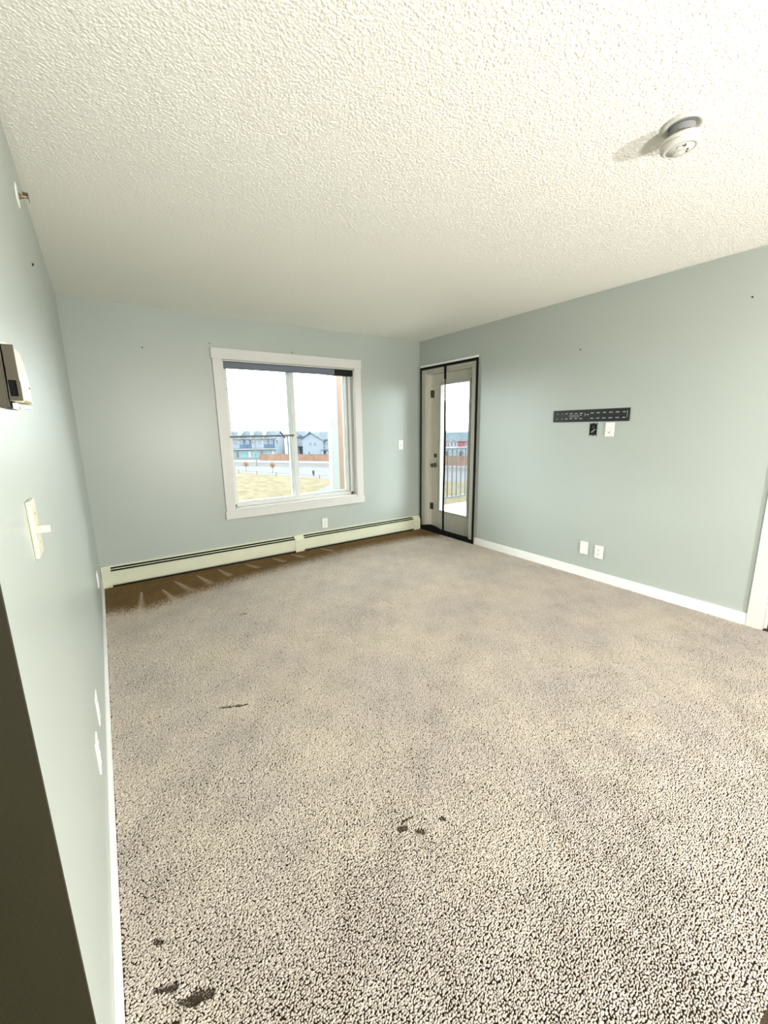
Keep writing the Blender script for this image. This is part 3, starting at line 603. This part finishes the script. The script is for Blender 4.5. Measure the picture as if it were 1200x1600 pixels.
# ================= GROUNDS FAR BELOW =================
def strip(name, near, far, m, z, th=.3):
    pts = [Vector((x, y, z)) for x, y in near] + [Vector((x, y, z)) for x, y in far[::-1]]
    bm = BM(); add_prism(bm, pts, (0, 0, -th)); return struct(name, bm, m)
R0 = [(9, 142), (23.6, 102.3), (36.3, 72.8), (52.3, 53.5), (85, 24)]
R1 = [(9, 175), (27.3, 117.8), (47.0, 94.0), (62.9, 64.3), (105, 24)]
R2 = [(12, 198), (31.0, 133.2), (52.8, 105.4), (69.8, 71.3), (118, 24)]
R3 = [(12, 212), (32.7, 140.3), (55.9, 111.5), (73.3, 74.8), (124, 24)]
struct('ground', box(-400, 700, -60, 1200, G-1.2, G-.6), M['lot'])
strip('lawn', [(-60, 142), (-60, 6), (85, 6)], [(9, 142), (9, 142)] + R0[1:], M['grass'], G, .6)
strip('road', R0, R1, M['asphalt'], G, .6); strip('verge', R1, R2, M['verge'], G, .6); strip('sidewalk', R2, R3, M['walk'], G+.05, .6)
strip('house_lots', R3, [(30, 420), (60, 400), (300, 300), (500, 200), (500, 24)], M['lot'], G, .6)
struct('path', add_prism(BM(), [(23.0, 49.0, G+.01), (26.3, 58.15, G+.01), (31.6, 64.0, G+.01), (36, 62, G+.01), (30, 48, G+.01)], (0, 0, .03)), M['asphalt'])
# kerb of the road near the lawn
# wooden fence along the sidewalk
fn = thing('wooden_fence', (52, 119, G), 'long red-brown wooden fence across the road seen through the window', 'fence')
FP = [(42.2, 132.7), (46.5, 126.6), (50.0, 121.7), (53.5, 116.9), (57.0, 111.9), (60.5, 107.0), (64.0, 102.0)]
def wallseg(bm, p, q, z0, z1, t): 
    p, q = Vector((*p, z0)), Vector((*q, z0)); d = (q-p).normalized(); n = Vector((-d.y, d.x, 0))*t/2
    return add_prism(bm, [p+n, q+n, q-n, p-n], (0, 0, z1-z0))
def fence(root, FP, h=1.95):
    for p, q in zip(FP, FP[1:]):
        obj('fence_panel', wallseg(BM(), p, q, G+.05, G+h-.05, .06), M['wood'], root)
        obj('cap_rail', wallseg(BM(), p, q, G+h-.05, G+h+.05, .16), M['wood'], root)
    for p in FP: obj('post', box(p[0]-.1, p[0]+.1, p[1]-.1, p[1]+.1, G, G+h+.1), M['wood'], root)
fence(fn, FP)
fn2 = thing('wooden_fence', (74, 74, G), 'orange-brown wooden fence seen through the balcony door glass', 'fence')
fence(fn2, [(69, 83.0), (71.5, 78.5), (74, 74.5), (76.5, 71.0), (79, 67.5), (81.5, 64)], 2.4)

# houses
def frame(P, Q):           # local axes : u along facade, n outward (towards the camera)
    P, Q = Vector((*P, 0)), Vector((*Q, 0)); u = (Q-P).normalized(); n = Vector((u.y, -u.x, 0))
    if n.dot(-P) < 0: n = -n
    return P, u, n, (Q-P).length
def quadbox(bm, P, u, n, a, b, d0, d1, z0, z1):
    p = [P+u*a+n*d0, P+u*b+n*d0, P+u*b+n*d1, P+u*a+n*d1]; p = [Vector((v.x, v.y, z0)) for v in p]
    return add_prism(bm, p, (0, 0, z1-z0))
def far_window(root, P, u, n, a, b, z0, z1, d=0):
    f = obj('window', quadbox(BM(), P, u, n, a-.10, b+.10, d-.02, d+.06, z0-.10, z1+.10), M['win_trim'], root)
    g = BM(); m_ = (a+b)/2; quadbox(g, P, u, n, a, m_-.06, d+.02, d+.09, z0, z1); quadbox(g, P, u, n, m_+.06, b, d+.02, d+.09, z0, z1)
    obj('pane', g, M['win_dark'], f)
def gable(root, P, u, n, a, b, dep, z, ridge, m, over=.4, along='u'):
    """gable roof; ridge runs along u (along='u') or along n (gable end faces the camera)"""
    bm = BM()
    if along == 'u':
        sec = [(over, z-.15), (over, z), (-dep/2, ridge), (-dep-over, z), (-dep-over, z-.15), (-dep/2, ridge-.30)]
        pts = [P+u*(a-over)+n*d for d, _ in sec]; pts = [Vector((p.x, p.y, s[1])) for p, s in zip(pts, sec)]
        add_prism(bm, pts, u*(b-a+2*over))
    else:
        m_ = (a+b)/2; sec = [(a-over, z-.25), (a-over, z), (m_, ridge), (b+over, z), (b+over, z-.25), (m_, ridge-.3)]
        pts = [P+u*s+n*over for s, _ in sec]; pts = [Vector((p.x, p.y, s[1])) for p, s in zip(pts, sec)]
        add_prism(bm, pts, -n*(dep+2*over))
    return obj('roof', bm, m, root)
# townhouse row : four-plus units
dv = lambda ux, uy, R: (ux*R, uy*R)
A = dv(.3354, .9421, 147); Bq = dv(.2454, .9694, 152)
P, u, n, Ln = frame(A, Bq); base = G; eave = -1.75; ridge = .88
th_ = thing('townhouse_row', (A[0], A[1], G), 'row of white and slate-blue townhouses across the road, left of window view', 'townhouses')
uw = Ln/3.55; un = 5
for k in range(un):
    a, b = (0 if k == 0 else k*uw-.4), (k+1)*uw-.4
    m = M['side_blue'] if k % 2 == 0 else M['side_white']
    obj('upper_storey', quadbox(BM(), P, u, n, a, b, -.0, -11, base+3.25, eave), m, th_)
    obj('ground_storey', quadbox(BM(), P, u, n, a, b, .0, -11, base, base+3.0), M['side_white'], th_)
    for s in (.22, .70): far_window(th_, P, u, n, a+(b-a)*s-.05, a+(b-a)*s+.95, eave-1.75, eave-.55, .0)
    obj('garage_door', quadbox(BM(), P, u, n, a+(b-a)*.45, a+(b-a)*.95, 0, .10, base+.1, base+2.3), M['side_teal'], th_)
    obj('front_door', quadbox(BM(), P, u, n, a+(b-a)*.12, a+(b-a)*.30, 0, .10, base+.3, base+2.4), M['win_dark'] if k % 2 else M['win_trim'], th_)
obj('storey_band', quadbox(BM(), P, u, n, -.4, un*uw, .9, -.05, base+3.0, base+3.25), M['win_trim'], th_)
obj('canopy', quadbox(BM(), P, u, n, -.4, un*uw, .8, 0, base+3.25, base+3.45), M['shingle'], th_)
obj('fascia', quadbox(BM(), P, u, n, -.3, un*uw, .3, -.02, eave-.25, eave), M['win_trim'], th_)
e_ = BM(); pa = [P+n*0-u*.05, P-n*11-u*.05]; 
sec = [(0, base), (0, eave), (-5.5, ridge-.2), (-11, eave), (-11, base)]
add_prism(e_, [Vector(((P+n*d).x, (P+n*d).y, z)) for d, z in sec], -u*.25)
obj('end_wall', e_, M['side_white'], th_)
far_window(th_, P-u*.25, n, -u, -1.9, -1.1, eave-1.7, eave-.6, .02)
gable(th_, P, u, n, -.3, un*uw, 11, eave, ridge, M['shingle'])
for k in range(1, un): obj('party_wall', quadbox(BM(), P, u, n, k*uw-.55, k*uw-.25, .1, -5.6, eave-.1, ridge+.12), M['win_trim'], th_)
# gabled house, centre right
A = dv(.394, .919, 141); Bq = dv(.4378, .8991, 137); P, u, n, Ln = frame(A, Bq)
hs = thing('gabled_house', (A[0], A[1], G), 'pale blue-grey house with a tall gable and two small upper windows', 'house')
e_ = BM(); ez = -1.75; rz = .20
add_prism(e_, [Vector((P.x, P.y, G)), Vector((P.x, P.y, ez)), Vector(((P+u*Ln*.42).x, (P+u*Ln*.42).y, rz-.2)), Vector(((P+u*Ln).x, (P+u*Ln).y, ez-.5)), Vector(((P+u*Ln).x, (P+u*Ln).y, G))], -n*14)
obj('body', e_, M['side_white'], hs)
r1 = BM()
def roofpoly(bm, pts, dep, o=.4):
    pts = [Vector(((P+u*a+n*o).x, (P+u*a+n*o).y, z)) for a, z in pts]; add_prism(bm, pts, -n*(dep+o))
roofpoly(r1, [(-.6, ez-.35), (-.6, ez-.05), (Ln*.42, rz+.05), (Ln+.5, ez-.75), (Ln+.5, ez-1.05), (Ln*.42, rz-.28)], 14); obj('roof', r1, M['shingle'], hs)
for a in (.37, .60): far_window(hs, P, u, n, Ln*a-.35, Ln*a+.35, -4.0, -3.1, .0)
far_window(hs, P, u, n, Ln*.30-.2, Ln*.30+.3, -7.4, -6.0, .0)
# wing on the right with its roof slope facing the camera
P2 = P+u*Ln-n*.6
obj('side_wing', quadbox(BM(), P2, u, n, 0, 12, 0, -9, G, -2.3), M['side_white'], hs)
w2 = BM(); pts = [Vector((*(P2+n*.4).xy, -2.4)), Vector((*(P2+n*.4).xy, -2.15)), Vector((*(P2-n*5-u*4.2).xy, .35)), Vector((*(P2-n*6-u*4.2).xy, .1))]
add_prism(w2, [P2.xy.to_3d()+n*.4+Vector((0, 0, -2.35)), P2.xy.to_3d()+n*.4+Vector((0, 0, -2.1)), P2.xy.to_3d()-n*5+Vector((0, 0, .42)), P2.xy.to_3d()-n*9.5+Vector((0, 0, -2.1))], u*12.5)
obj('wing_roof', w2, M['shingle'], hs)
fw = BM(); add_prism(fw, [P2.xy.to_3d()-n*5-u*4.4+Vector((0, 0, .42)), P2.xy.to_3d()+n*.35+Vector((0, 0, -2.2)), P2.xy.to_3d()-n*5+Vector((0, 0, .42))], -n*.4)
obj('roof', fw, M['shingle'], hs)
for a in (.9, 2.2): far_window(hs, P2, u, n, a, a+.55, -4.1, -3.2, .0)
obj('porch_roof', quadbox(BM(), P2, u, n, -.6, 7, 1.6, 0, -5.6, -5.35), M['shingle'], hs)
for a in (.0, 1.6, 3.4): obj('porch_post', quadbox(BM(), P2, u, n, a, a+.25, 1.5, 1.25, G, -5.6), M['win_trim'], hs)
# house behind, between the two
A = dv(.3700, .9290, 158); Bq = dv(.3965, .9180, 156); P, u, n, Ln = frame(A, Bq)
h2 = thing('background_house', (A[0], A[1], G), 'partly hidden pale house between townhouses and gabled house', 'house')
obj('body', quadbox(BM(), P, u, n, -1.5, Ln, 0, -10, G, -1.5), M['side_white'], h2)
gable(h2, P, u, n, -1.5, Ln+.2, 10, -1.6, .55, M['shingle'])
rk = BM(); pts = [(Ln*.45, .2), (Ln*.45, .45), (Ln+.6, -1.75), (Ln+.6, -2.0)]
add_prism(rk, [Vector(((P+u*a+n*.5).x, (P+u*a+n*.5).y, z)) for a, z in pts], -n*1.5); obj('barge_board', rk, M['shingle'], h2)
obj('porch_canopy', quadbox(BM(), P, u, n, Ln*.55, Ln+1.5, 3, 0, -5.0, -4.75), M['shingle'], h2)
obj('side_door', quadbox(BM(), P, u, n, Ln*.68, Ln*.68+1.0, 0, .1, G+.3, -5.6), M['win_dark'], h2)
# red row through the balcony door
A = dv(.655, .7556, 128); Bq = dv(.752, .659, 128); P, u, n, Ln = frame(A, Bq)
h3 = thing('red_townhouses', (A[0], A[1], G), 'red-topped townhouse row seen over the railing through the door glass', 'townhouses')
obj('upper_storey', quadbox(BM(), P, u, n, 0, Ln, 0, -10, -4.9, -2.9), M['side_red'], h3)
obj('ground_storey', quadbox(BM(), P, u, n, 0, Ln, .0, -10, G, -4.9), M['side_white'], h3)
obj('fascia', quadbox(BM(), P, u, n, -.2, Ln+.2, .4, 0, -3.05, -2.8), M['win_trim'], h3)
gable(h3, P, u, n, 0, Ln, 10, -2.8, -.5, M['shingle'])
for a in (.05, .24, .30, .36, .55, .74, .92): far_window(h3, P, u, n, Ln*a, Ln*a+.55, -4.6, -3.4, .0)
obj('stair_bay', quadbox(BM(), P, u, n, Ln*.225, Ln*.41, .05, 0, -4.9, -2.9), M['win_trim'], h3)
for a in (.08, .20, .45, .6, .85): obj('front_door', quadbox(BM(), P, u, n, Ln*a, Ln*a+1.0, 0, .1, G+.1, -6.0), M['win_dark'], h3)

# street lamp, young trees, low post fence
sl = thing('street_lamp', (34.5, 112.2, G), 'tall thin white street lamp standing at the road edge', 'street lamp')
obj('pole', add_tube(BM(), (34.5, 112.2, G), (34.5, 112.2, .70), .16, .09, n=10), M['walk'], sl)
obj('arm', add_tube(BM(), (34.5, 112.2, .66), (33.7, 110.8, .80), .06, n=8), M['walk'], sl)
obj('lamp_head', box(33.3, 33.9, 110.2, 111.0, .74, .86), M['walk'], sl)
def tree(x, y, h, r, lab):
    t = thing('young_tree', (x, y, G), lab, 'tree', None); rg = random.Random(int(x*10))
    obj('trunk', add_tube(BM(), (x, y, G), (x, y, G+h*.75), .07, .03, n=8), M['bark'], t)
    bb = BM(); lf = BM()
    for i in range(9):
        a = i*2.4; e = Vector((x+math.cos(a)*r*.7, y+math.sin(a)*r*.7, G+h*(.62+.04*i))); add_tube(bb, (x, y, G+h*(.42+.03*i)), e, .03, .012, n=6)
    for i in range(230):
        v = Vector((rg.gauss(0, 1), rg.gauss(0, 1), rg.gauss(0, 1))).normalized()*rg.uniform(.3, 1)
        c = Vector((x+v.x*r, y+v.y*r, G+h*.70+v.z*h*.30)); s = rg.uniform(.05, .10); q = Matrix.Rotation(rg.uniform(0, 6.28), 3, Vector((rg.random(), rg.random(), rg.random()+.1)).normalized())
        lf.faces.new([lf.verts.new(c+q @ Vector(p)*s) for p in ((-1, -.6, 0), (1, -.6, 0), (1, .6, .2), (-1, .6, .1))])
    obj('branch', bb, M['bark'], t); obj('foliage', lf, M['leaf'], t, kind='stuff')
tree(27.75, 98.5, 2.55, .80, 'left one of two young orange-leaved trees by the road'); tree(31.6, 91.3, 2.5, .70, 'right one of two young orange-leaved trees by the road')
pf = thing('low_post_fence', (30, 88, G), 'low dark post and rail fence along the lawn edge', 'fence')
PQ = [(22.9, 101.5), (25.4, 96.4), (27.8, 90.8), (30.2, 85.2), (32.6, 79.7), (35.0, 74.2), (37.6, 70.0), (41, 65.5), (45, 60.8)]
for p in PQ: obj('post', box(p[0]-.06, p[0]+.06, p[1]-.06, p[1]+.06, G, G+.75), M['bark'], pf)
for p, q in zip(PQ, PQ[1:]): obj('rail', wallseg(BM(), p, q, G+.58, G+.63, .04), M['bark'], pf)
sh = BM(); rg = random.Random(3)
for i in range(60):
    a = rg.uniform(0, 6.28); rr = rg.uniform(.05, .35); add_tube(sh, (35.9, 79.0, G), (35.9+math.cos(a)*rr, 79+math.sin(a)*rr, G+rg.uniform(.6, 1.3)), .04, .015, n=4)
obj('shrub', sh, M['grass'], label='small yellow-green shrub standing at the lawn edge by the road', cat='shrub')
